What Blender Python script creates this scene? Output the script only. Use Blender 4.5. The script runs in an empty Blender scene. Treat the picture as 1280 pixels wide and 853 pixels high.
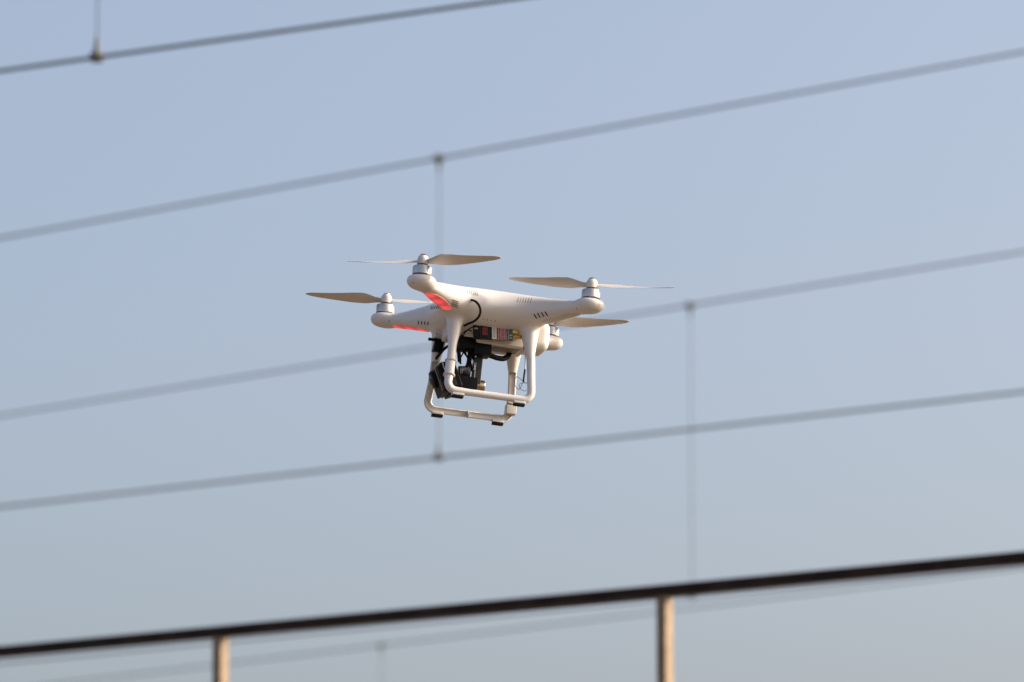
import bpy, bmesh, math, random
import numpy as np
from mathutils import Vector, Matrix
from mathutils.bvhtree import BVHTree

random.seed(7)
R = math.radians
S = bpy.context.scene
COL = S.collection

# ------------------------------------------------------------------ camera
PITCH = R(10.0)
EYE = Vector((0.0, 0.0, 1.6))
LENS = 200.0
FPX = LENS / 36.0 * 1280.0                    # focal length in photo pixels (1280 wide)
cam_d = bpy.data.cameras.new('camera')
cam = bpy.data.objects.new('camera', cam_d); COL.objects.link(cam)
cam.location = EYE
cam.rotation_euler = (math.pi / 2 + PITCH, 0, 0)
cam_d.lens = LENS; cam_d.sensor_width = 36.0
cam_d.clip_start = 0.1; cam_d.clip_end = 20000
cam_d.dof.use_dof = True
cam_d.dof.focus_distance = 8.15
cam_d.dof.aperture_fstop = 9.0
S.camera = cam
C_R = Vector((1, 0, 0)); C_F = Vector((0, math.cos(PITCH), math.sin(PITCH))); C_U = Vector((0, -math.sin(PITCH), math.cos(PITCH)))

def ray(px, py):
    return C_F + C_R * ((px - 640.0) / FPX) + C_U * ((426.5 - py) / FPX)

# ------------------------------------------------------------------ sky, sun, exposure
SUN_AZ, SUN_EL = R(86), R(25)
w = bpy.data.worlds.new('World'); S.world = w; w.use_nodes = True
nt = w.node_tree; nt.nodes.clear()
sky = nt.nodes.new('ShaderNodeTexSky'); sky.sky_type = 'NISHITA'; sky.sun_disc = False
sky.sun_elevation = SUN_EL; sky.sun_rotation = SUN_AZ
sky.altitude = 50; sky.air_density = 0.70; sky.dust_density = 6.3; sky.ozone_density = 0.0
bg = nt.nodes.new('ShaderNodeBackground'); bg.inputs['Strength'].default_value = 0.15
wo = nt.nodes.new('ShaderNodeOutputWorld')
nt.links.new(sky.outputs[0], bg.inputs[0]); nt.links.new(bg.outputs[0], wo.inputs[0])

sun_d = bpy.data.lights.new('sun', 'SUN'); sun_d.energy = 2.0; sun_d.angle = R(0.5); sun_d.color = (1.0, 0.90, 0.78)
sun = bpy.data.objects.new('sun', sun_d); COL.objects.link(sun)
to_sun = Vector((math.sin(SUN_AZ) * math.cos(SUN_EL), math.cos(SUN_AZ) * math.cos(SUN_EL), math.sin(SUN_EL)))
sun.rotation_euler = to_sun.to_track_quat('Z', 'Y').to_euler()
sun.location = to_sun * 60

S.view_settings.view_transform = 'Standard'; S.view_settings.look = 'None'
S.view_settings.gamma = 1.0; S.view_settings.use_curve_mapping = False
S.view_settings.exposure = 0.82
S.render.engine = 'CYCLES'
S.cycles.use_denoising = True
S.cycles.max_bounces = 8

# ------------------------------------------------------------------ materials
MATS = {}
def mat(name, col, rough=0.5, metal=0.0, var=0.06, scale=60.0, bump=0.0, spec=0.5, emit=None, estr=0.0, coat=0.0, sss=0.0, sss_col=None):
    if name in MATS: return MATS[name]
    m = bpy.data.materials.new(name); m.use_nodes = True
    n = m.node_tree.nodes; l = m.node_tree.links
    b = n['Principled BSDF']
    tc = n.new('ShaderNodeTexCoord')
    nz = n.new('ShaderNodeTexNoise'); nz.inputs['Scale'].default_value = scale; nz.inputs['Detail'].default_value = 5
    l.new(tc.outputs['Object'], nz.inputs['Vector'])
    rp = n.new('ShaderNodeValToRGB')
    rp.color_ramp.elements[0].position = 0.3; rp.color_ramp.elements[1].position = 0.7
    rp.color_ramp.elements[0].color = tuple(max(0, c * (1 - var)) for c in col) + (1,)
    rp.color_ramp.elements[1].color = tuple(min(1, c * (1 + var)) for c in col) + (1,)
    l.new(nz.outputs['Fac'], rp.inputs['Fac']); l.new(rp.outputs['Color'], b.inputs['Base Color'])
    mr = n.new('ShaderNodeMapRange'); mr.inputs['To Min'].default_value = max(0.02, rough - 0.08); mr.inputs['To Max'].default_value = min(1, rough + 0.08)
    l.new(nz.outputs['Fac'], mr.inputs['Value']); l.new(mr.outputs['Result'], b.inputs['Roughness'])
    b.inputs['Metallic'].default_value = metal
    b.inputs['Specular IOR Level'].default_value = spec
    b.inputs['Coat Weight'].default_value = coat
    if sss:
        b.inputs['Subsurface Weight'].default_value = sss
        b.inputs['Subsurface Radius'].default_value = (0.006, 0.004, 0.003)
        b.inputs['Subsurface Scale'].default_value = 1.0
    if bump:
        bp = n.new('ShaderNodeBump'); bp.inputs['Strength'].default_value = bump; bp.inputs['Distance'].default_value = 0.002
        l.new(nz.outputs['Fac'], bp.inputs['Height']); l.new(bp.outputs['Normal'], b.inputs['Normal'])
    if emit:
        b.inputs['Emission Color'].default_value = tuple(emit) + (1,); b.inputs['Emission Strength'].default_value = estr
    MATS[name] = m
    return m

WHITE = mat('white_plastic', (0.63, 0.61, 0.585), 0.38, var=0.045, scale=22, coat=0.1)
WHITE2 = mat('white_plastic_matte', (0.56, 0.525, 0.475), 0.5, var=0.06, scale=40)
BLACK = mat('black_plastic', (0.005, 0.0047, 0.005), 0.45, var=0.3, scale=90, spec=0.12)
RUBBER = mat('black_rubber', (0.008, 0.0075, 0.007), 0.75, var=0.3, scale=120, spec=0.15)
DARKGREY = mat('dark_grey_metal', (0.022, 0.019, 0.018), 0.4, metal=0.0, var=0.2, spec=0.3)
GREY = mat('grey_aluminium', (0.36, 0.35, 0.34), 0.42, metal=0.75, var=0.1)
SILVER = mat('silver_motor', (0.56, 0.545, 0.52), 0.38, metal=0.75, var=0.05)
BRASS = mat('brass_motor', (0.36, 0.27, 0.18), 0.28, metal=0.95, var=0.1)
GOLD = mat('gold_connector', (0.75, 0.47, 0.13), 0.3, metal=0.9, var=0.1)
COPPER = mat('copper_windings', (0.12, 0.06, 0.03), 0.5, metal=0.6, var=0.3)
PCB = mat('green_circuit_board', (0.012, 0.09, 0.05), 0.4, var=0.3, scale=200)
PCBD = mat('black_circuit_board', (0.010, 0.018, 0.014), 0.45, var=0.4, scale=220, spec=0.12)
PAPER = mat('sticker_paper', (0.6, 0.56, 0.52), 0.6, var=0.06)
REDINK = mat('red_ink', (0.22, 0.018, 0.02), 0.6, var=0.15, scale=300)
WHITEINK = mat('pale_ink', (0.62, 0.5, 0.46), 0.55, var=0.1)
INKGREY = mat('grey_ink', (0.24, 0.22, 0.21), 0.55, var=0.1)
LABELGREY = mat('grey_label', (0.17, 0.15, 0.13), 0.5, var=0.1)
SLOT = mat('slot_shade', (0.03, 0.027, 0.026), 0.8, var=0.2)  # shade inside slots and holes, given as a dark colour
SLOTP = mat('pale_slot_shade', (0.30, 0.28, 0.26), 0.7, var=0.1)  # fainter slot shade as colour, for the paler vents
REDDISP = mat('red_display', (0.10, 0.018, 0.02), 0.4, emit=(1.0, 0.10, 0.10), estr=0.035, var=0.1, spec=0.15)
REDDOT = mat('red_status_light', (0.5, 0.05, 0.05), 0.3, emit=(1.0, 0.12, 0.16), estr=1.2)
PROP = mat('propeller_plastic', (0.58, 0.53, 0.48), 0.4, var=0.04, sss=0.0)
GLASS = mat('lens_glass', (0.01, 0.01, 0.014), 0.06, spec=0.9, var=0.1)
WIREW = mat('white_wire', (0.7, 0.62, 0.55), 0.5)
WIREB = mat('thin_enamel_wire', (0.05, 0.07, 0.10), 0.4)
CUWIRE = mat('catenary_copper', (0.05, 0.06, 0.045), 0.6, spec=0.2, metal=0.1, var=0.2, scale=8)
CLAMP = mat('clamp_bronze', (0.075, 0.078, 0.07), 0.6, metal=0.2, var=0.3, scale=40)
RAIL = mat('dark_rail_paint', (0.030, 0.018, 0.013), 0.6, var=0.5, scale=9, bump=0.3, spec=0.12)
POST = mat('weathered_post', (0.235, 0.165, 0.10), 0.7, var=0.22, scale=22, bump=0.4)
CONC = mat('concrete', (0.33, 0.31, 0.28), 0.85, var=0.15, scale=3, bump=0.4)
STEEL = mat('galvanised_steel', (0.30, 0.31, 0.31), 0.5, metal=0.6, var=0.12, scale=5)
PORC = mat('brown_porcelain', (0.12, 0.05, 0.03), 0.2)

def led_mat():
    m = bpy.data.materials.new('red_led_lens'); m.use_nodes = True
    n = m.node_tree.nodes; l = m.node_tree.links; b = n['Principled BSDF']
    b.inputs['Base Color'].default_value = (0.55, 0.20, 0.19, 1); b.inputs['Roughness'].default_value = 0.35
    # three diodes glow behind the lens: distance to each along the arm (object space)
    tc = n.new('ShaderNodeTexCoord')
    total = None
    for r in (150.0, 128.0, 106.0):
        p = r / 1000.0 / math.sqrt(2)
        vm = n.new('ShaderNodeVectorMath'); vm.operation = 'MULTIPLY'; vm.inputs[1].default_value = (1, 1, 0)
        ab = n.new('ShaderNodeVectorMath'); ab.operation = 'ABSOLUTE'
        ds = n.new('ShaderNodeVectorMath'); ds.operation = 'DISTANCE'; ds.inputs[1].default_value = (p, p, 0)
        l.new(tc.outputs['Object'], ab.inputs[0]); l.new(ab.outputs[0], vm.inputs[0]); l.new(vm.outputs[0], ds.inputs[0])
        mr = n.new('ShaderNodeMapRange'); mr.interpolation_type = 'SMOOTHSTEP'
        mr.inputs['From Min'].default_value = 0.002; mr.inputs['From Max'].default_value = 0.0135
        mr.inputs['To Min'].default_value = 1.0; mr.inputs['To Max'].default_value = 0.0
        l.new(ds.outputs['Value'], mr.inputs['Value'])
        if total is None: total = mr.outputs['Result']
        else:
            ad = n.new('ShaderNodeMath'); ad.operation = 'ADD'; l.new(total, ad.inputs[0]); l.new(mr.outputs['Result'], ad.inputs[1]); total = ad.outputs[0]
    ma = n.new('ShaderNodeMath'); ma.operation = 'MULTIPLY_ADD'; ma.inputs[1].default_value = 0.34; ma.inputs[2].default_value = 0.12
    l.new(total, ma.inputs[0]); l.new(ma.outputs[0], b.inputs['Emission Strength'])
    b.inputs['Emission Color'].default_value = (1.0, 0.06, 0.075, 1)
    return m
LED = led_mat()

# ------------------------------------------------------------------ mesh helpers
def link_mesh(name, verts, faces, material, parent=None, smooth=True):
    me = bpy.data.meshes.new(name); me.from_pydata([tuple(v) for v in verts], [], [tuple(f) for f in faces]); me.update()
    me.materials.append(material)
    if smooth: me.shade_smooth()
    o = bpy.data.objects.new(name, me); COL.objects.link(o)
    if parent: o.parent = parent
    return o

class MB:
    """collects simple solids; build() links them as one mesh object"""
    def __init__(s): s.v = []; s.f = []
    def add(s, v, f):
        k = len(s.v); s.v += [Vector(p) for p in v]; s.f += [tuple(i + k for i in q) for q in f]; return s
    def box(s, c, size, rot=None, bev=0.0):
        bm = bmesh.new(); bmesh.ops.create_cube(bm, size=1.0)
        for v in bm.verts: v.co = Vector((v.co.x * size[0], v.co.y * size[1], v.co.z * size[2]))
        if bev: bmesh.ops.bevel(bm, geom=list(bm.edges), offset=bev, segments=3, profile=0.6, affect='EDGES')
        M = Matrix.Translation(Vector(c)) @ (rot.to_4x4() if rot is not None else Matrix.Identity(4))
        bm.verts.index_update()
        s.add([M @ v.co for v in bm.verts], [[v.index for v in f.verts] for f in bm.faces]); bm.free(); return s
    def lathe(s, c, prof, axis=(0, 0, 1), n=32):
        """prof: (radius, height) list along the axis; ends capped"""
        q = Vector(axis).to_track_quat('Z', 'Y'); c = Vector(c); v = []; f = []
        m = len(prof)
        for (r, h) in prof:
            for k in range(n):
                a = 2 * math.pi * k / n; v.append(c + q @ Vector((r * math.cos(a), r * math.sin(a), h)))
        for i in range(m - 1):
            for k in range(n):
                f.append((i * n + k, i * n + (k + 1) % n, (i + 1) * n + (k + 1) % n, (i + 1) * n + k))
        f.append(tuple(range(n))[::-1]); f.append(tuple((m - 1) * n + k for k in range(n)))
        return s.add(v, f)
    def tube(s, pts, rad, n=12, prof=None, up=None):
        pts = [Vector(p) for p in pts]; m = len(pts)
        rads = rad if isinstance(rad, (list, tuple)) else [rad] * m
        v = []; f = []; u = None
        if prof is None: prof = [(math.cos(2 * math.pi * k / n), math.sin(2 * math.pi * k / n)) for k in range(n)]
        n = len(prof)
        for i, p in enumerate(pts):
            t = (pts[min(i + 1, m - 1)] - pts[max(i - 1, 0)]).normalized()
            if up is not None:
                u = Vector(up); u = (u - t * u.dot(t)).normalized()
            elif u is None:
                u = t.orthogonal().normalized()
            else:
                u = (u - t * u.dot(t)).normalized()
            b = t.cross(u); r = rads[i]
            rx, ry = r if isinstance(r, (list, tuple)) else (r, r)
            for (x, y) in prof: v.append(p + u * (x * rx) + b * (y * ry))
        for i in range(m - 1):
            for k in range(n):
                f.append((i * n + k, i * n + (k + 1) % n, (i + 1) * n + (k + 1) % n, (i + 1) * n + k))
        f.append(tuple(range(n))[::-1]); f.append(tuple((m - 1) * n + k for k in range(n)))
        return s.add(v, f)
    def build(s, name, material, parent=None, scale=1.0, smooth=True, angle=35):
        o = link_mesh(name, [p * scale for p in s.v], s.f, material, parent, smooth)
        bm = bmesh.new(); bm.from_mesh(o.data); bmesh.ops.recalc_face_normals(bm, faces=bm.faces)
        if smooth:
            for e in bm.edges:
                if len(e.link_faces) == 2 and e.calc_face_angle(0) > R(angle): e.smooth = False
        bm.to_mesh(o.data); bm.free()
        return o

def spline(pts, n=8):
    """Catmull-Rom through the points"""
    P = [Vector(p) for p in pts]; P = [P[0] * 2 - P[1]] + P + [P[-1] * 2 - P[-2]]; out = []
    for i in range(1, len(P) - 2):
        a, b, c, d = P[i - 1:i + 3]
        for k in range(n):
            t = k / n
            out.append(0.5 * ((2 * b) + (c - a) * t + (2 * a - 5 * b + 4 * c - d) * t * t + (3 * b - a - 3 * c + d) * t ** 3))
    out.append(P[-2]); return out

def empty(name, loc=(0, 0, 0), label=None, cat=None, group=None):
    o = bpy.data.objects.new(name, None); COL.objects.link(o); o.location = loc; o.empty_display_size = 0.2
    if label: o['label'] = label
    if cat: o['category'] = cat
    if group: o['group'] = group
    return o

def surface_nets(fn, lo, hi, h):
    ax = [np.arange(lo[k], hi[k] + h, h) for k in range(3)]
    X, Y, Z = np.meshgrid(*ax, indexing='ij')
    V = fn(X, Y, Z)
    neg = V < 0
    sh = tuple(s - 1 for s in V.shape)
    acc = np.zeros(sh + (3,)); cnt = np.zeros(sh)
    idx = np.stack(np.meshgrid(*[np.arange(s) for s in sh], indexing='ij'), -1).astype(float)
    cs = lambda o: tuple(slice(o[k], o[k] + sh[k]) for k in range(3))
    for a in range(3):
        for b in range(2):
            for c in range(2):
                o0 = [0, 0, 0]; oth = [k for k in range(3) if k != a]; o0[oth[0]] = b; o0[oth[1]] = c
                o1 = list(o0); o1[a] = 1
                v0 = V[cs(o0)]; v1 = V[cs(o1)]
                cr = (v0 < 0) != (v1 < 0)
                t = np.where(cr, v0 / np.where(cr, v0 - v1, 1), 0)
                for k in range(3):
                    acc[..., k] += np.where(cr, o0[k] + (t if k == a else 0), 0)
                cnt += cr
    act = cnt > 0
    ids = -np.ones(sh, int); ids[act] = np.arange(act.sum())
    P = (idx[act] + acc[act] / cnt[act][:, None]) * h + np.array(lo)
    for _ in range(3):                       # pull the vertices onto the true surface
        e = 0.05 * h
        d = fn(P[:, 0], P[:, 1], P[:, 2])
        g = np.stack([fn(P[:, 0] + e, P[:, 1], P[:, 2]) - fn(P[:, 0] - e, P[:, 1], P[:, 2]),
                      fn(P[:, 0], P[:, 1] + e, P[:, 2]) - fn(P[:, 0], P[:, 1] - e, P[:, 2]),
                      fn(P[:, 0], P[:, 1], P[:, 2] + e) - fn(P[:, 0], P[:, 1], P[:, 2] - e)], -1) / (2 * e)
        st = (d / np.maximum((g ** 2).sum(-1), 0.05))[:, None] * g
        ln = np.linalg.norm(st, axis=-1, keepdims=True)
        P -= st * np.minimum(1, 0.5 * h / np.maximum(ln, 1e-9))
    F = []
    for a, (p, q) in enumerate(((1, 2), (2, 0), (0, 1))):
        s0 = [slice(1, -1)] * 3; s0[a] = slice(0, sh[a]); s1 = list(s0); s1[a] = slice(1, sh[a] + 1)
        A = neg[tuple(s0)]; B = neg[tuple(s1)]
        for inside, rev in ((A & ~B, False), (~A & B, True)):
            ii = np.argwhere(inside)
            off = np.array([1, 1, 1]); off[a] = 0; ii = ii + off
            quad = []
            for (dp, dq) in ((-1, -1), (0, -1), (0, 0), (-1, 0)):
                jj = ii.copy(); jj[:, p] += dp; jj[:, q] += dq
                quad.append(ids[jj[:, 0], jj[:, 1], jj[:, 2]])
            quad = np.stack(quad, -1)
            F.append(quad[:, ::-1] if rev else quad)
    F = np.concatenate(F)
    return P, F[(F >= 0).all(1)]

# ================================================================== THE PLACE
# ------------------------------------------------------------------ ground
def ground():
    m = bpy.data.materials.new('dry_ground'); m.use_nodes = True
    n = m.node_tree.nodes; l = m.node_tree.links; b = n['Principled BSDF']
    tc = n.new('ShaderNodeTexCoord')
    nz = n.new('ShaderNodeTexNoise'); nz.inputs['Scale'].default_value = 0.15; nz.inputs['Detail'].default_value = 12
    rp = n.new('ShaderNodeValToRGB')
    rp.color_ramp.elements[0].color = (0.11, 0.08, 0.055, 1); rp.color_ramp.elements[1].color = (0.20, 0.15, 0.105, 1)
    l.new(tc.outputs['Object'], nz.inputs['Vector']); l.new(nz.outputs['Fac'], rp.inputs['Fac']); l.new(rp.outputs['Color'], b.inputs['Base Color'])
    b.inputs['Roughness'].default_value = 0.95
    g = 6000.0
    o = link_mesh('ground', [(-g, -g, 0), (g, -g, 0), (g, g, 0), (-g, g, 0)], [(0, 1, 2, 3)], m, smooth=False)
    o['kind'] = 'structure'
ground()

# ------------------------------------------------------------------ overhead railway lines
CONTACT_H = 5.85
def at_height(px, py, H):
    d = ray(px, py); return EYE + d * ((H - EYE.z) / d.z)
def at_plane(px, py, p0, dirn):
    """pixel ray cut with the vertical plane of a line"""
    nrm = Vector((dirn.y, -dirn.x, 0)); d = ray(px, py)
    return EYE + d * ((p0 - EYE).dot(nrm) / d.dot(nrm))

def clamp_piece(p, dirn, up, size, parent):
    """two bolted jaws round the wire and a neck that grips the dropper"""
    yaw = Matrix.Rotation(math.atan2(dirn.y, dirn.x), 3, 'Z')
    s = size; k = 1 if up else -1; p = Vector(p)
    mb = MB()
    mb.box(p + yaw @ Vector((0, -0.011, 0)), (s, 0.012, 0.030), yaw, 0.003)
    mb.box(p + yaw @ Vector((0, 0.011, 0)), (s, 0.012, 0.030), yaw, 0.003)
    mb.tube([p + Vector((0, 0, k * 0.012)), p + Vector((0, 0, k * 0.035)), p + Vector((0, 0, k * 0.075))], [0.013, 0.009, 0.004], 10)
    for dx in (-0.3, 0.3):
        mb.lathe(p + yaw @ Vector((dx * s, -0.022, 0)), [(0.005, 0), (0.005, 0.044)], tuple(yaw @ Vector((0, 1, 0))), 6)
    return mb.build('clamp', CLAMP, parent)

def overhead_line(label, contact_px, mess_px, drop_px, mess_h=None, drop_extra=True, wr=0.0062):
    if contact_px:
        a = at_height(*contact_px[0], CONTACT_H); b = at_height(*contact_px[1], CONTACT_H)
        dirn = (b - a); dirn.z = 0; dirn.normalize()
        c_of = lambda t: Vector((a.x, a.y, CONTACT_H)) + dirn * t
        base = a
    else:
        a = at_height(*mess_px[0], mess_h); b = at_height(*mess_px[1], mess_h)
        dirn = (b - a); dirn.z = 0; dirn.normalize(); base = a
        c_of = lambda t: Vector((a.x, a.y, CONTACT_H)) + dirn * t
    if mess_px:
        m0 = at_plane(*mess_px[0], base, dirn); m1 = at_plane(*mess_px[1], base, dirn)
        t0 = (m0 - base).dot(dirn); t1 = (m1 - base).dot(dirn)
        sl = (m1.z - m0.z) / (t1 - t0)
        tm = (t0 + t1) / 2; zm = (m0.z + m1.z) / 2
        m_of = lambda t: Vector((base.x, base.y, 0)) + dirn * t + Vector((0, 0, zm + sl * max(-14, min(14, t - tm)) + 0.0006 * max(0, abs(t - tm) - 6) ** 2))
    else:
        tm = 4.0
        m_of = lambda t: Vector((base.x, base.y, 0)) + dirn * t + Vector((0, 0, 7.15 + 0.0006 * (t - tm) ** 2))
    root = empty('overhead_line', c_of(tm) * Vector((1, 1, 0)) if False else (0, 0, 0), label, 'overhead line', 'overhead railway lines')
    half = 30.0
    ts = [tm - half + k * 1.0 for k in range(int(2 * half) + 1)]
    MB().tube([c_of(t) for t in ts], wr, 10).build('contact_wire', CUWIRE, root)
    MB().tube([m_of(t) for t in ts], wr * 0.93, 10).build('messenger_wire', CUWIRE, root)
    pd = at_plane(*drop_px, base, dirn); td = (pd - base).dot(dirn)
    for k in (-2, -1, 0, 1, 2):
        t = td + k * 8.6
        if abs(t - tm) > half: continue
        top = m_of(t); bot = c_of(t)
        d = MB().tube([bot, (top + bot) / 2, top], 0.0022, 8).build('dropper', CUWIRE, root)
        clamp_piece(top, dirn, False, 0.044, d); clamp_piece(bot, dirn, True, 0.034, d)
    # supports beyond the picture: one mast at each end of the span
    for sgn in (-1, 1):
        t = tm + sgn * (half - 0.3)
        side = Vector((-dirn.y, dirn.x, 0)); 
        if side.y < 0: side = -side
        c = c_of(t); mm = m_of(t); foot = Vector((c.x, c.y, 0)) + side * 2.6
        mast = MB()
        for off in (-0.09, 0.09): mast.box(foot + Vector((off, 0, 4.4)), (0.02, 0.2, 8.8))
        mast.box(foot + Vector((0, 0, 4.4)), (0.16, 0.016, 8.8))
        mast.build('mast', STEEL, root, smooth=False)
        arm = MB()
        arm.tube([foot + Vector((0, 0, mm.z + 0.02)), mm + Vector((0, 0, 0.02))], 0.03, 10)
        arm.tube([foot + Vector((0, 0, c.z + 0.25)), mm + (foot - Vector((mm.x, mm.y, 0))) * 0.15], 0.03, 10)
        arm.tube([foot * 0.75 + Vector((c.x, c.y, 0)) * 0.25 + Vector((0, 0, c.z + 0.5)), c], 0.016, 8)
        arm.build('cantilever', STEEL, root)
    return root

overhead_line('dark overhead wire with a small clamp, its thin dropper rising out of view',
              ((0, 89), (640, -1)), None, (121, 67))
overhead_line('blurred overhead wire pair whose shared dropper passes behind the flying drone',
              ((0, 634), (1280, 490)), ((0, 298), (1280, 65)), (549, 210))
overhead_line('blurred overhead wire pair whose upper wire crosses behind the drone',
              ((0, 829), (1280, 706)), ((0, 520), (1280, 315)), (863, 388))
overhead_line('faint overhead wire showing below the dark handrail, dropper hanging down',
              None, ((0, 864), (1280, 710)), (477, 808), mess_h=7.3)

# ------------------------------------------------------------------ raised walkway and its railing
RAIL_H = 3.78
ra = at_height(0, 815.5, RAIL_H); rb = at_height(1280, 697.5, RAIL_H)
rd = (rb - ra).normalized(); rn = Vector((-rd.y, rd.x, 0))          # rn points away from the camera
if rn.y < 0: rn = -rn
ryaw = Matrix.Rotation(math.atan2(rd.y, rd.x), 3, 'Z')
def railing():
    root = empty('railing', (0, 0, 0), 'dark metal handrail on pale tan flat posts crossing below the drone', 'railing')
    L = (rb - ra).length
    t0, t1 = -6.0, L + 6.0
    mid = ra + rd * ((t0 + t1) / 2)
    MB().box(mid, (t1 - t0, 0.046, 0.034), ryaw, 0.006).build('handrail', RAIL, root)
    nrm = Vector((rd.y, -rd.x, 0))
    ts = []
    for px in (276, 831):
        d = ray(px, 790); hit = EYE + d * ((ra - EYE).dot(nrm) / d.dot(nrm)); ts.append((hit - ra).dot(rd))
    step = ts[1] - ts[0]
    for k in range(-4, 7):
        t = ts[0] + k * step
        if not (t0 + 0.1 < t < t1 - 0.1): continue
        p = ra + rd * t
        top = RAIL_H - 0.0165; bot = RAIL_H - 1.14
        post = MB().box(Vector((p.x, p.y, (top + bot) / 2)), (0.033, 0.041, top - bot), ryaw, 0.002).build('post', POST, root)
        MB().box(Vector((p.x, p.y, RAIL_H - 1.095)), (0.09, 0.13, 0.012), ryaw, 0.002).build('base_plate', POST, post)
    for dz in (0.38, 0.70):
        MB().tube([ra + rd * t0 + Vector((0, 0, -dz)), ra + rd * t1 + Vector((0, 0, -dz))], 0.014, 10).build('lower_rail', RAIL, root)
    # deck and its piers
    o = MB().box(mid + rn * 0.95 + Vector((0, 0, -1.10 - 0.15)), (t1 - t0, 2.1, 0.30), ryaw, 0.02).build('walkway', CONC, None, smooth=False)
    o['kind'] = 'structure'
    for k in (0.12, 0.5, 0.88):
        c = ra + rd * (t0 + (t1 - t0) * k) + rn * 0.95
        zt = RAIL_H - 1.40
        o = MB().lathe((c.x, c.y, -0.02), [(0.34, 0), (0.32, 0.3), (0.32, zt - 0.25), (0.55, zt - 0.02), (0.55, zt + 0.03)], n=28).build('walkway_pier', CONC)
        o['kind'] = 'structure'
railing()

# ================================================================== THE DRONE
# attitude in the camera's frame (x right, y up, z to the camera): nose, port, up
f_c = Vector((-0.969, 0.1335, 0.205)); l_c = Vector((0.230, 0.216, 0.949))
f_c.normalize(); l_c = (l_c - f_c * l_c.dot(f_c)).normalized(); u_c = f_c.cross(l_c)
toW = lambda v: C_R * v.x + C_U * v.y - C_F * v.z
ctr = EYE + ray(608.8, 378.3) * 8.2
Mrot = Matrix((toW(f_c), toW(l_c), toW(u_c))).transposed()
drone = empty('drone', (0, 0, 0), 'white quadcopter drone with landing skids and slung camera, hovering in mid-air', 'drone')
drone.matrix_world = Matrix.Translation(ctr) @ Mrot.to_4x4()
MM = 0.001                                           # the drone is drawn in millimetres: x nose, y port, z up
Minv = (Matrix.Translation(ctr) @ Mrot.to_4x4()).inverted()
eye_l = (Minv @ EYE) / MM
def dir_l(px, py): return (Mrot.transposed() @ ray(px, py)).normalized()
def L(px, py, y):
    """photo pixel to drone coordinates on the fore-and-aft plane y"""
    d = dir_l(px, py); return eye_l + d * ((y - eye_l.y) / d.y)
def RY(deg): return Matrix.Rotation(R(deg), 3, 'Y')

# ---- shell
def lut(xs, ys):
    g = np.linspace(0, 260, 521); v = np.interp(g, xs, ys)
    k = np.hanning(61); k /= k.sum()
    return g, np.convolve(np.pad(v, 30, mode='edge'), k, 'valid')
LW = lut([0, 30, 60, 90, 120, 150, 180, 260], [62, 54, 37, 24.5, 17.5, 14.5, 14, 14])
LT = lut([0, 30, 60, 93, 120, 157, 180, 260], [13, 11, 6, 1, -3.5, -9, -10, -10])
LB = lut([0, 40, 66, 93, 120, 157, 180, 260], [-54, -50, -44, -38, -33, -27, -25, -25])
def smin(a, b, k):
    h = np.maximum(k - np.abs(a - b), 0) / k; return np.minimum(a, b) - h * h * k * 0.25
def arms(X, Y, Z):
    ax = np.sqrt(X * X + 110); ay = np.sqrt(Y * Y + 110)
    r = (ax + ay) / math.sqrt(2); t = (ay - ax) / math.sqrt(2)
    rc = np.clip(r, 0, 172)
    ww = np.interp(rc, *LW); tt = np.interp(rc, *LT); bb = np.interp(rc, *LB)
    c = (tt + bb) / 2; h = (tt - bb) / 2
    p = 2.3
    q = ((np.abs(t) / ww) ** p + (np.abs(Z - c) / h) ** p + (np.maximum(r - 172, 0) / 12.0) ** p) ** (1 / p)
    return (q - 1) * np.minimum(ww, h)
PODX = 123.75
def pods(X, Y, Z):
    rr = np.hypot(np.abs(X) - PODX, np.abs(Y) - PODX)
    zz = Z + 15.8
    # bowl-shaped motor seat: rounded rim on top, tapering below
    rad = 20.3 + np.clip(zz, -12, 0) * 0.30
    dx = rr - rad + 6.5; dz = np.abs(zz) - 7.8 + 6.5
    return np.hypot(np.maximum(dx, 0), np.maximum(dz, 0)) + np.minimum(np.maximum(dx, dz), 0) - 6.5
def cone(X, Y, Z, a, b, ra_, rb_, sx=1.0):
    px, py, pz = (X - a[0]) * sx, Y - a[1], Z - a[2]
    bx, by, bz = (b[0] - a[0]) * sx, b[1] - a[1], b[2] - a[2]
    t = np.clip((px * bx + py * by + pz * bz) / (bx * bx + by * by + bz * bz), 0, 1)
    return np.sqrt((px - bx * t) ** 2 + (py - by * t) ** 2 + (pz - bz * t) ** 2) - (ra_ + (rb_ - ra_) * t)
def shell_f(X, Y, Z):
    d = smin(arms(X, Y, Z), pods(X, Y, Z), 7.0)
    dome = (np.sqrt((X / 72.0) ** 2 + (Y / 72.0) ** 2 + ((Z + 20.0) / 25.0) ** 2) - 1) * 25.0
    d = smin(d, dome, 14.0)
    AY = np.abs(Y)
    d = smin(d, cone(X, AY, Z, (54, 46, -28), (57, 56.3, -88), 14.2, 5.6), 8.0)
    d = smin(d, cone(X, AY, Z, (-54, 45, -28), (-58.5, 56.3, -88), 17.0, 5.6), 10.0)
    return d
P, F = surface_nets(shell_f, (-152, -152, -86), (152, 152, 22), 2.0)
shell = link_mesh('body_shell', P * MM, F, WHITE, drone)
bvh = BVHTree.FromPolygons([Vector(p) for p in P], [tuple(int(i) for i in q) for q in F])
def hit(px, py):
    d = dir_l(px, py); loc, nrm, _, _ = bvh.ray_cast(eye_l, d)
    return (loc, nrm) if loc is not None else (None, None)

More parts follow.
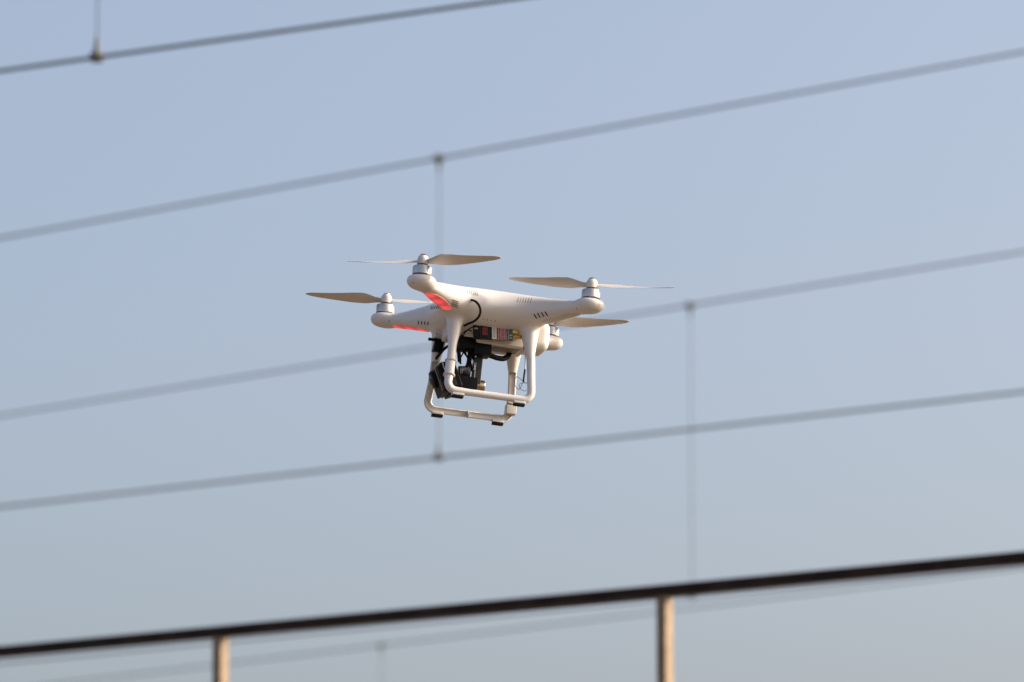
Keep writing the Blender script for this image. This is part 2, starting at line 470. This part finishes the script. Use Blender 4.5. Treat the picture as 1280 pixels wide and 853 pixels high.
# ---- lit lenses under the two front arms, plain covers under the rear ones
def lens_f(sx, sy):
    def fn(X, Y, Z):
        d = arms(X, Y, Z) - 0.9
        r = (X * sx + Y * sy) / math.sqrt(2); t = (Y * sy - X * sx) / math.sqrt(2)
        mid = 128.0
        top = -20.6 - 0.10 * (mid - r)                 # the lens covers the lower part of the arm only
        d = np.maximum(d, Z - top)
        d = np.maximum(d, np.abs(r - mid) - 28.0)
        d = np.maximum(d, np.abs(t) - 11.0 + 0.006 * (r - mid) ** 2)
        return np.maximum(d, -(arms(X, Y, Z) + 1.5))
    return fn
for (sx, sy) in ((1, 1), (1, -1), (-1, 1), (-1, -1)):
    lo = [min(sx * 60, sx * 125), min(sy * 60, sy * 125), -48]; hi = [max(sx * 60, sx * 125), max(sy * 60, sy * 125), -14]
    p_, f_ = surface_nets(lens_f(sx, sy), lo, hi, 1.0)
    o = link_mesh('led_lens' if sx > 0 else 'led_cover', p_ * MM, f_, LED if sx > 0 else WHITE2, drone)
    if sx > 0: o['label'] = 'glowing red strip light under the arm'

# ---- vents: rows of raised strips, the shade of open slots put into their colour
def vent(cx, cy, step, slot, n, wid, material, proud=0.25):
    mb = MB()
    for k in range(n):
        s = k - (n - 1) / 2
        x, y = cx + step[0] * s, cy + step[1] * s
        sl = math.hypot(*slot); ux, uy = slot[0] / sl, slot[1] / sl
        nx, ny = -uy, ux
        m = 7; top = []; low = []
        for i in range(m):
            a = -1 + 2 * i / (m - 1); wd = wid * (0.55 if i in (0, m - 1) else 1.0)
            for b in (-1, 1):
                p, q = hit(x + ux * a * sl / 2 + nx * b * wd / 2, y + uy * a * sl / 2 + ny * b * wd / 2)
                if p is None: break
                top.append(p + q * proud); low.append(p - q * 1.0)
        if len(top) < 2 * m: continue
        fc = []; k2 = 2 * m
        for i in range(m - 1):
            j = 2 * i
            fc += [(j, j + 1, j + 3, j + 2), (k2 + j, k2 + j + 2, k2 + j + 3, k2 + j + 1), (j, j + 2, k2 + j + 2, k2 + j), (j + 1, k2 + j + 1, k2 + j + 3, j + 3)]
        fc += [(0, k2, k2 + 1, 1), (k2 - 2, k2 - 1, 2 * k2 - 1, 2 * k2 - 2)]
        mb.add(top + low, fc)
    return mb.build('vent', material, shell, MM, smooth=False)
vent(590.5, 366.5, (2.4, 0.25), (1.6, 6.2), 6, 0.9, SLOTP)
vent(655.5, 375.5, (3.3, 0.1), (-2.0, 6.6), 6, 1.0, SLOTP)
vent(676.0, 394.0, (4.6, -1.0), (3.6, 6.0), 4, 1.5, SLOT)
vent(568.8, 379.8, (-0.3, 2.3), (8.5, 3.0), 4, 0.9, SLOT)
vent(545.0, 384.4, (2.4, -0.35), (-0.9, 4.2), 6, 1.0, SLOT)
vent(529.0, 404.0, (4.0, 0.3), (-0.8, 4.2), 4, 1.3, SLOT)
# dark discs, the shade of small round holes put into their colour: a row under the shell edge and the screws in the motor seats
for (x, y) in ((604, 399.0), (609, 400.0), (614, 400.6), (619, 401.4), (516.5, 353.8), (486.5, 401.6), (721, 386), (753, 387.5)):
    p, q = hit(x, y)
    if p is not None: MB().lathe(p - q * 0.8, [(0.9, 0), (0.9, 1.05)], tuple(q), 10).build('screw_hole', SLOT, shell, MM)

# ---- motors and propellers
def blade_mesh():
    n = 22; v = []; f = []
    for i in range(n):
        s = i / (n - 1); r = 7.0 + s * 112.0
        ch = np.interp(s, [0, .08, .22, .4, .7, .93, 1], [9, 13, 24, 25, 19, 12.5, 5]); tw = R(np.interp(s, [0, .2, .5, 1], [26, 26, 17, 9]))
        th = np.interp(s, [0, .2, 1], [4.6, 2.6, 1.0]); sweep = np.interp(s, [0, .25, 1], [0, 2.5, -3.0]); rise = 4.0 * s * s
        ring = []
        for (c, h) in ((.5, 0), (.38, .42), (.12, .5), (-.2, .36), (-.5, .05), (-.5, -.05), (-.2, -.16), (.12, -.2), (.38, -.2)):
            y = c * ch + sweep; z = h * th + 1.2 * (0.25 - c * c) * s
            ring.append((r, y * math.cos(tw) - z * math.sin(tw), y * math.sin(tw) + z * math.cos(tw) + rise))
        v += ring
    m = 9
    for i in range(n - 1):
        for k in range(m): f.append((i * m + k, i * m + (k + 1) % m, (i + 1) * m + (k + 1) % m, (i + 1) * m + k))
    f.append(tuple(range(m))[::-1]); f.append(tuple((n - 1) * m + k for k in range(m)))
    return v, f
bv, bf = blade_mesh()
for (sx, sy, spin, (dx, dy), cap) in ((1, 1, -1, (-.80, .60), BLACK), (1, -1, 1, (.954, -.30), GREY),
                                      (-1, 1, 1, (.954, -.30), DARKGREY), (-1, -1, -1, (-.85, .53), GREY)):
    c = Vector((sx * PODX, sy * PODX, 0))
    mot = MB().lathe(c + Vector((0, 0, -5.4)), [(13.2, 0), (13.6, 0.5), (13.6, 10.6), (12.8, 12.0), (11.2, 12.6)], n=40).build('motor', SILVER, drone, MM)
    MB().lathe(c + Vector((0, 0, -8.4)), [(12.6, 0), (12.6, 3.1)], n=32).build('windings', COPPER, mot, MM)
    MB().lathe(c + Vector((0, 0, 7.0)), [(8.6, 0), (8.6, 1.3), (4.0, 1.5), (4.0, 3.2)], n=28).build('shaft_plate', DARKGREY, mot, MM)
    pr = MB().lathe(c + Vector((0, 0, 9.6)), [(7.6, 0), (8.3, 0.8), (8.3, 4.5), (8.0, 8.0), (7.0, 11.2), (5.2, 13.2)], n=28).build('propeller', PROP, drone, MM)
    MB().lathe(c + Vector((0, 0, 22.4)), [(5.3, 0), (5.0, 1.2), (3.6, 2.3), (1.4, 2.8)], n=24).build('hub_cap', cap, pr, MM)
    a0 = math.atan2(dy, dx)
    for h in (0, 1):
        M = Matrix.Translation(c + Vector((0, 0, 14.0))) @ Matrix.Rotation(a0 + h * math.pi, 4, 'Z')
        vv = [M @ Vector((x, y * spin, z)) for (x, y, z) in bv]
        MB().add(vv, bf).build('blade', PROP, pr, MM)

# ---- belly housing and battery
MB().box((-22, 0, -50.5), (78, 58, 35), None, 5.5).build('belly_housing', WHITE2, drone, MM)
belly = drone.children[-1]
MB().box((-30, 6, -68.2), (38, 30, 0.8), None, 0.2).build('type_label', LABELGREY, belly, MM)
MB().box((34, 0, -50), (46, 54, 22), None, 4).build('front_housing', WHITE2, drone, MM)
def batt_f(X, Y, Z):
    qx = np.abs(X + 64) - 28 + 11; qy = np.abs(Y) - 27 + 11; qz = np.abs(Z + 43.5) - 22 + 11
    return np.sqrt(np.maximum(qx, 0) ** 2 + np.maximum(qy, 0) ** 2 + np.maximum(qz, 0) ** 2) + np.minimum(np.maximum(qx, np.maximum(qy, qz)), 0) - 11
p_, f_ = surface_nets(batt_f, (-96, -30, -74), (-32, 30, -18), 2.0)
link_mesh('battery', p_ * MM, f_, WHITE, drone)

# ---- landing skids: one bent tube a side, hollow towards the inside
def skid(side):
    prof = []
    for k in range(13):
        a = R(-100 + 200 * k / 12); prof.append((math.cos(a), math.sin(a)))
    prof += [(-0.34, 0.70), (0.18, 0.62), (0.18, -0.62), (-0.34, -0.70)]
    def arc(c, a0, a1, r, y):
        return [Vector((c[0] + r * math.cos(R(a0 + (a1 - a0) * k / 8)), y, c[1] + r * math.sin(R(a0 + (a1 - a0) * k / 8)))) for k in range(9)]
    zb = -152.0; r = 12.0; xf, xr = 60.5, -61.5
    yb = 67.0
    pts = [Vector((55.5, 52, -58)), Vector((56, 54, -72)), Vector((57, 57, -90)), Vector((58, 60, -114))]
    pts += arc((xf - r, zb + r), 0, -90, r, yb)
    pts += [Vector((30, yb, zb)), Vector((0, yb, zb)), Vector((-30, yb, zb))]
    pts += arc((xr + r, zb + r), -90, -180, r, yb)
    pts += [Vector((-60.5, 60, -114)), Vector((-59, 57, -90)), Vector((-57.5, 54, -72)), Vector((-56.5, 52, -58))]
    rad = [7.4, 6.8, 6.1, 5.9] + [5.7] * 9 + [5.0] * 3 + [5.7] * 9 + [5.9, 6.1, 6.8, 7.4]
    pts = [Vector((p.x, p.y * side, p.z)) for p in pts]
    mb = MB(); mb.tube(pts, rad, prof=prof, up=(0, side, 0))
    o = mb.build('landing_skid', WHITE, drone, MM, angle=50)
    for x in (45, -45):
        MB().box((x, yb * side, zb - 4.6), (17, 9.5, 4.2), None, 1.2).build('foot_saddle', WHITE, o, MM)
        MB().box((x, yb * side, zb - 8.2), (16, 9.0, 3.8), None, 0.8).build('foot_pad', RUBBER, o, MM)
    # joints where the moulded halves meet
    for x in ((0,) if side < 0 else ()):
        MB().lathe((x - 0.8, yb * side, zb), [(5.5, 0), (5.5, 1.6)], (1, 0, 0), 20).build('joint_ring', WHITE2, o, MM)
    for t in ((-60.2, 60, -104),) if side > 0 else ():
        MB().lathe((t[0], 58.3, t[2]), [(6.25, 0), (6.25, 1.0)], (0, 0, 1), 24).build('joint_ring', WHITE2, o, MM)
    return o
port = skid(1); star = skid(-1)
# white antenna sleeve between two collars on the near front leg
p1 = Vector((57.8, 59.2, -108)); p2 = Vector((59.5, 64.3, -130))
MB().tube([p1, p2], 6.9, 24).build('antenna_sleeve', WHITE, port, MM)
for q in (p1, p2):
    ax = (p2 - p1).normalized()
    MB().lathe(q - ax * 1.2, [(8.2, 0), (8.6, 0.5), (8.6, 1.9), (8.2, 2.4)], tuple(ax), 28).build('collar', WHITE2, port, MM)
# compass box clipped to the far rear leg
mb = MB().box((-61.5, -63.0, -138.5), (15, 15, 14), None, 1.5); cb = mb.build('compass_box', WHITE2, drone, MM)
MB().box((-61.0, -61.5, -128), (11, 12, 6), None, 1.5).build('clip', WHITE2, cb, MM)
MB().box((-61.3, -62.0, -131.2), (13, 13.4, 1.0)).build('seam', RUBBER, cb, MM)

# ---- telemetry board on the port flank
yB = 46.0
pa = L(592.5, 405.5, yB); pb = L(640.5, 424, yB)
pc = (L(592.5, 406, yB) + L(640.5, 424.5, yB)) / 2
W_, H_ = abs(pb.x - pa.x), 22.0
tilt = 5.5                                              # the board sits level in the picture, against the hull's pitch
br = RY(tilt)
def on_board(u, v, y=0.0): return pc + br @ Vector((-(u - .5) * W_, y, (0.5 - v) * H_))
MB().box(pc + Vector((0, -2.2, 0)), (W_, 3.0, H_), br, 0.4).build('telemetry_board', PCBD, drone, MM)
board = drone.children[-1]
def patch(name, u0, u1, v0, v1, y, material, th=1.2):
    return MB().box(on_board((u0 + u1) / 2, (v0 + v1) / 2, y), ((u1 - u0) * W_, th, (v1 - v0) * H_), br, 0.1).build(name, material, board, MM, smooth=False)
patch('chip', .02, .14, .12, .92, .2, BLACK)
patch('chip_mark', .02, .11, .27, .36, .9, INKGREY, .4)
disp = patch('display', .18, .46, .08, .95, .2, PCBD)
patch('display_bezel', .17, .335, .04, .97, .35, DARKGREY, .9)
for (u, v) in ((.222, .22), (.268, .22), (.314, .22), (.222, .50), (.268, .50), (.314, .50)):
    patch('red_digit', u, u + .036, v, v + .24, .85, REDDISP, .5)
patch('sticker', .465, .885, .06, .99, .3, PAPER)
patch('red_panel', .585, .875, .09, .98, .75, REDINK, .5)
random.seed(3)
for u in (.635, .675, .71, .745, .785, .82):                 # broken pale rows of print, run up the panel
    v = .10
    while v < .9:
        h = random.uniform(.05, .14); patch('print_row', u - .007, u + .007, v, min(.95, v + h), 1.05, WHITEINK, .35); v += h + random.uniform(.02, .05)
for v in (.14, .28, .45, .60, .75):
    patch('print_row', .50, .545, v, v + .08, .8, INKGREY, .35)
patch('green_edge', .895, .995, .02, .99, .3, PCB)
patch('solder_pad', .93, .965, .05, .13, .95, SILVER, .4)
patch('solder_pad', .91, .98, .66, .70, .95, SILVER, .4); patch('solder_pad', .91, .98, .84, .88, .95, SILVER, .4)
patch('solder_pad', .365, .40, .04, .12, .95, SILVER, .4)
MB().lathe(L(637.5, 404.2, yB + 1), [(1.6, -1.5), (2.0, 0), (1.5, 1.2)], (0, 1, 0), 14).build('status_light', REDDOT, board, MM)
# gold aerial connector: barrel, hexagon nut, thread rings
cx = L(641.5, 420.5, yB - 1)
con = MB().lathe(cx, [(3.2, 0), (3.2, 3.5)], (-1, 0, 0), 6)
for k in range(5): con.lathe(cx + Vector((-3.5 - k * 1.7, 0, 0)), [(2.6, 0), (3.0, .4), (3.0, 1.0), (2.6, 1.4)], (-1, 0, 0), 18)
con.build('aerial_connector', GOLD, board, MM)
MB().box(L(645.5, 415.6, yB - 6), (14, 8, 5), br, 1).build('connector_block', GOLD, board, MM)
# aerial lead with its loose coil of fine wire
yA = 50
MB().tube(spline([L(651, 421, yA - 3), L(654.5, 424.5, yA), L(655, 430, yA), L(655, 437, yA)]), 1.1, 10).build('aerial_lead', BLACK, board, MM)
lead = board.children[-1]
ld2 = MB().tube(spline([L(655, 436, yA), L(656.4, 442, yA), L(656.6, 452, yA), L(656.2, 463, yA)]), 0.95, 10).build('white_lead', WIREW, board, MM)
MB().tube(spline([L(656.2, 462, yA), L(655, 470, yA), L(654.2, 478, yA)]), 1.3, 10).build('lead_tip', BLACK, board, MM)
coil = MB()
coil.tube(spline([L(654, 477, yA), L(650, 473.5, yA), L(646, 471, yA + 2), L(643.5, 476, yA + 2), L(644.5, 483, yA), L(648, 487, yA - 2), L(651, 484, yA), L(653, 479, yA)], 10), 0.45, 6)
coil.tube(spline([L(654, 477, yA), L(660, 480.5, yA - 2), L(661, 486, yA - 2), L(656, 489, yA), L(650.5, 486, yA + 2), L(649, 481, yA + 2), L(653, 479, yA), L(662, 479.3, yA)], 10), 0.45, 6)
coil.build('wire_coil', WIREB, board, MM)
# black cable looping out of the shell above the front leg
h0, n0 = hit(589.5, 375.6); 
yC = h0.y + 3
MB().tube(spline([h0 - n0 * 3, h0 + n0 * 1.5, L(595, 377.5, yC + 2), L(599, 382.5, yC + 2), L(600.5, 389, yC), L(598.5, 396, yC - 2), L(593, 401.5, yC - 4), L(585, 405, yC - 7), L(580, 407.5, yC - 11)]), 1.75, 12).build('cable', BLACK, drone, MM)
MB().tube(spline([L(593, 408, 44), L(587, 411, 42), L(582, 415, 38), L(579, 420, 30)]), 0.9, 8).build('cable', BLACK, drone, MM)
MB().tube(spline([L(590, 414, 43), L(584, 413, 40), L(578, 417, 34), L(575, 424, 26)]), 0.8, 8).build('cable', BLACK, drone, MM)

# ---- gimbal and camera slung under the nose
gim = MB().box(L(589, 431, 0), (50, 46, 6), RY(0), 1.0).build('gimbal', BLACK, drone, MM)
MB().box(L(583, 421, 0), (40, 46, 8), RY(0), 1.5).build('mount_plate', BLACK, gim, MM)
for (x, y, yy) in ((577, 421.5, 22), (603.5, 431, 22), (583, 424, -20), (605, 434, -20)):
    MB().lathe(L(x, y, yy) + Vector((0, 0, -5)), [(2.6, 0), (4.4, 1.6), (4.8, 4), (3.4, 5.4), (4.8, 7), (4.2, 9.4), (2.6, 10.6)], n=18).build('damper', RUBBER, gim, MM)
MB().box(L(601, 438.5, 12), (26, 28, 18), RY(3), 1.5).build('control_box', BLACK, gim, MM)
MB().box(L(581.5, 430, 10), (26, 30, 19), RY(8), 1.5).build('control_box', BLACK, gim, MM)
for (x, y) in ((594.5, 437.5), (594.5, 446), (600, 441)):
    MB().lathe(L(x, y, 25.2), [(1.1, -0.6), (1.1, 0.4)], (0, 1, 0), 10).build('screw', GREY, gim, MM)
# roll arm: upright plate, its motor below and the tray that carries the camera
MB().box(L(596, 462, 10), (13.5, 7, 44), RY(-1), 1.2).build('arm', DARKGREY, gim, MM)
MB().box(L(593.5, 466, 13.8), (1.2, 1.0, 30), RY(-1), 0.2).build('arm_ridge', GREY, gim, MM)
rm = MB().lathe(L(594.5, 482.5, 4) + Vector((0, 0, 0)), [(8.6, 0), (9.2, .6), (9.2, 11.0), (8.4, 12.4), (4, 12.6)], (-1, 0, 0), 32).build('roll_motor', BRASS, gim, MM)
MB().lathe(L(593.5, 482.5, 4), [(9.6, -3), (9.6, 1.6)], (-1, 0, 0), 32).build('motor_band', BLACK, rm, MM)
MB().box(L(580.5, 481.0, 2), (32, 36, 18), RY(-2), 1.5).build('tray', BLACK, gim, MM)
MB().box(L(573, 478.5, 12), (20, 12, 8), RY(35), 1.2).build('tray_brace', BLACK, gim, MM)
MB().lathe(L(577, 472, 12), [(1.3, -1), (1.3, 1)], (0, 1, 0), 10).build('screw', GREY, gim, MM)
# pitch motor beside the leg: grey fins, gap shade put into the dark body colour
pm = MB().lathe(L(572.5, 464.5, 8), [(7.6, 0), (8.0, .6), (8.0, 15.6), (6.5, 17.8)], (-1, 0.08, 0.02), 32).build('pitch_motor', DARKGREY, gim, MM)
fn = MB()
for k in range(7): fn.lathe(L(574.5 + k * 1.9, 464.7, 8), [(8.55, 0), (8.55, .9)], (-1, 0.08, 0.02), 32)
fn.build('motor_fin', GREY, pm, MM)
# hanging leads and connectors between the plates
for pts, r in (([(572, 431), (573.5, 441), (574.5, 452)], 2.9), ([(577, 431), (579, 440), (576, 447), (573.5, 453)], 1.0),
               ([(579, 430), (584, 438), (590, 446), (593, 456), (592.8, 464)], 1.1), ([(583, 430), (586, 440), (585, 452), (583, 459)], 2.1),
               ([(586, 431), (589, 437), (592, 446), (592, 458)], 1.7), ([(574, 432), (580, 441), (586.5, 450), (589, 458)], 1.3),
               ([(611, 436), (606, 433), (600, 430)], 1.5), ([(575, 428), (572.5, 436), (573, 446), (576, 455)], 1.5),
               ([(588, 440), (588, 448), (586.5, 456), (588, 464)], 2.6), ([(581, 436), (583.5, 446), (588, 452), (590, 462)], 1.2)):
    MB().tube(spline([L(x, y, 14 + 3 * math.sin(i * 2.1)) for i, (x, y) in enumerate(pts)]), r, 10).build('lead', BLACK, gim, MM)
MB().tube(spline([L(590.5, 450, 17), L(593, 456, 17), L(592.6, 463, 17)]), 0.55, 8).build('grey_lead', GREY, gim, MM)
# dark curved strap running aft under the belly
MB().tube(spline([L(600, 443, 8), L(612, 444.5, 8), L(621, 447.5, 4), L(629, 448.5, 0), L(634.5, 446, -4), L(637, 441, -6)]), [(2.4, 4.0)] * 41, 12, up=(0, 1, 0)).build('strap', BLACK, gim, MM)
# lead clamp on the far front leg, with its cross rod
fc = MB().box(L(547.5, 433, -46), (14, 15, 19), RY(-6), 2).build('leg_clamp', BLACK, drone, MM)
MB().tube([L(535.5, 424, -40), L(562, 427, -40)], 2.3, 14).build('cross_rod', BLACK, fc, MM)
MB().box(L(549, 420.5, -44), (15, 14, 8), RY(0), 1.5).build('pad', WHITE2, fc, MM)
MB().tube(spline([L(563, 431, -38), L(557, 435, -38), L(552, 440, -40), L(547, 446, -46), L(545, 449, -50)]), 2.0, 10).build('clamp_lead', BLACK, fc, MM)

# camera: dark box pitched down, pale seam frame, round lens in front


cc = L(558.5, 473.5, 0)
camr = RY(24)
body = MB().box(cc, (23, 58, 42), camr, 3.0).build('action_camera', BLACK, drone, MM)
MB().box(cc + camr @ Vector((7.2, 0, 0)), (1.6, 59.8, 43.8), camr, .3).build('seam_frame', GREY, body, MM)
MB().box(cc + camr @ Vector((13.2, 0, -2)), (4.5, 54, 38), camr, 1.6).build('front_plate', BLACK, body, MM)
lx = camr @ Vector((1, 0, 0))
lc = cc + camr @ Vector((14, -9, 5))
ln = MB().lathe(lc, [(13, 0), (13, 3.5), (12, 5.6), (9, 6.4)], tuple(lx), 32).build('lens_ring', BLACK, body, MM)
MB().lathe(lc + lx * 5.8, [(8.6, 0), (7.5, 1.6), (4.8, 2.9), (1.6, 3.5)], tuple(lx), 28).build('lens', GLASS, ln, MM)
MB().box(cc + camr @ Vector((15.6, 13, 1)), (1.0, 1.8, 37), camr, .3).build('trim_strip', GREY, body, MM)
MB().box(cc + camr @ Vector((15.6, 20, -9)), (0.8, 9, 15), camr, .3).build('front_badge', DARKGREY, body, MM)
MB().box(cc + camr @ Vector((2, 29.4, -4)), (12, 1.2, 26), camr, .4).build('side_door', DARKGREY, body, MM)
MB().box(cc + camr @ Vector((-2, 0, -23.4)), (18, 40, 4.5), camr, 1).build('mount_foot', BLACK, body, MM)
MB().box(cc + camr @ Vector((-15, 0, -12)), (12, 30, 14), camr, 1.5).build('cradle', BLACK, body, MM)
bpy.context.view_layer.update()
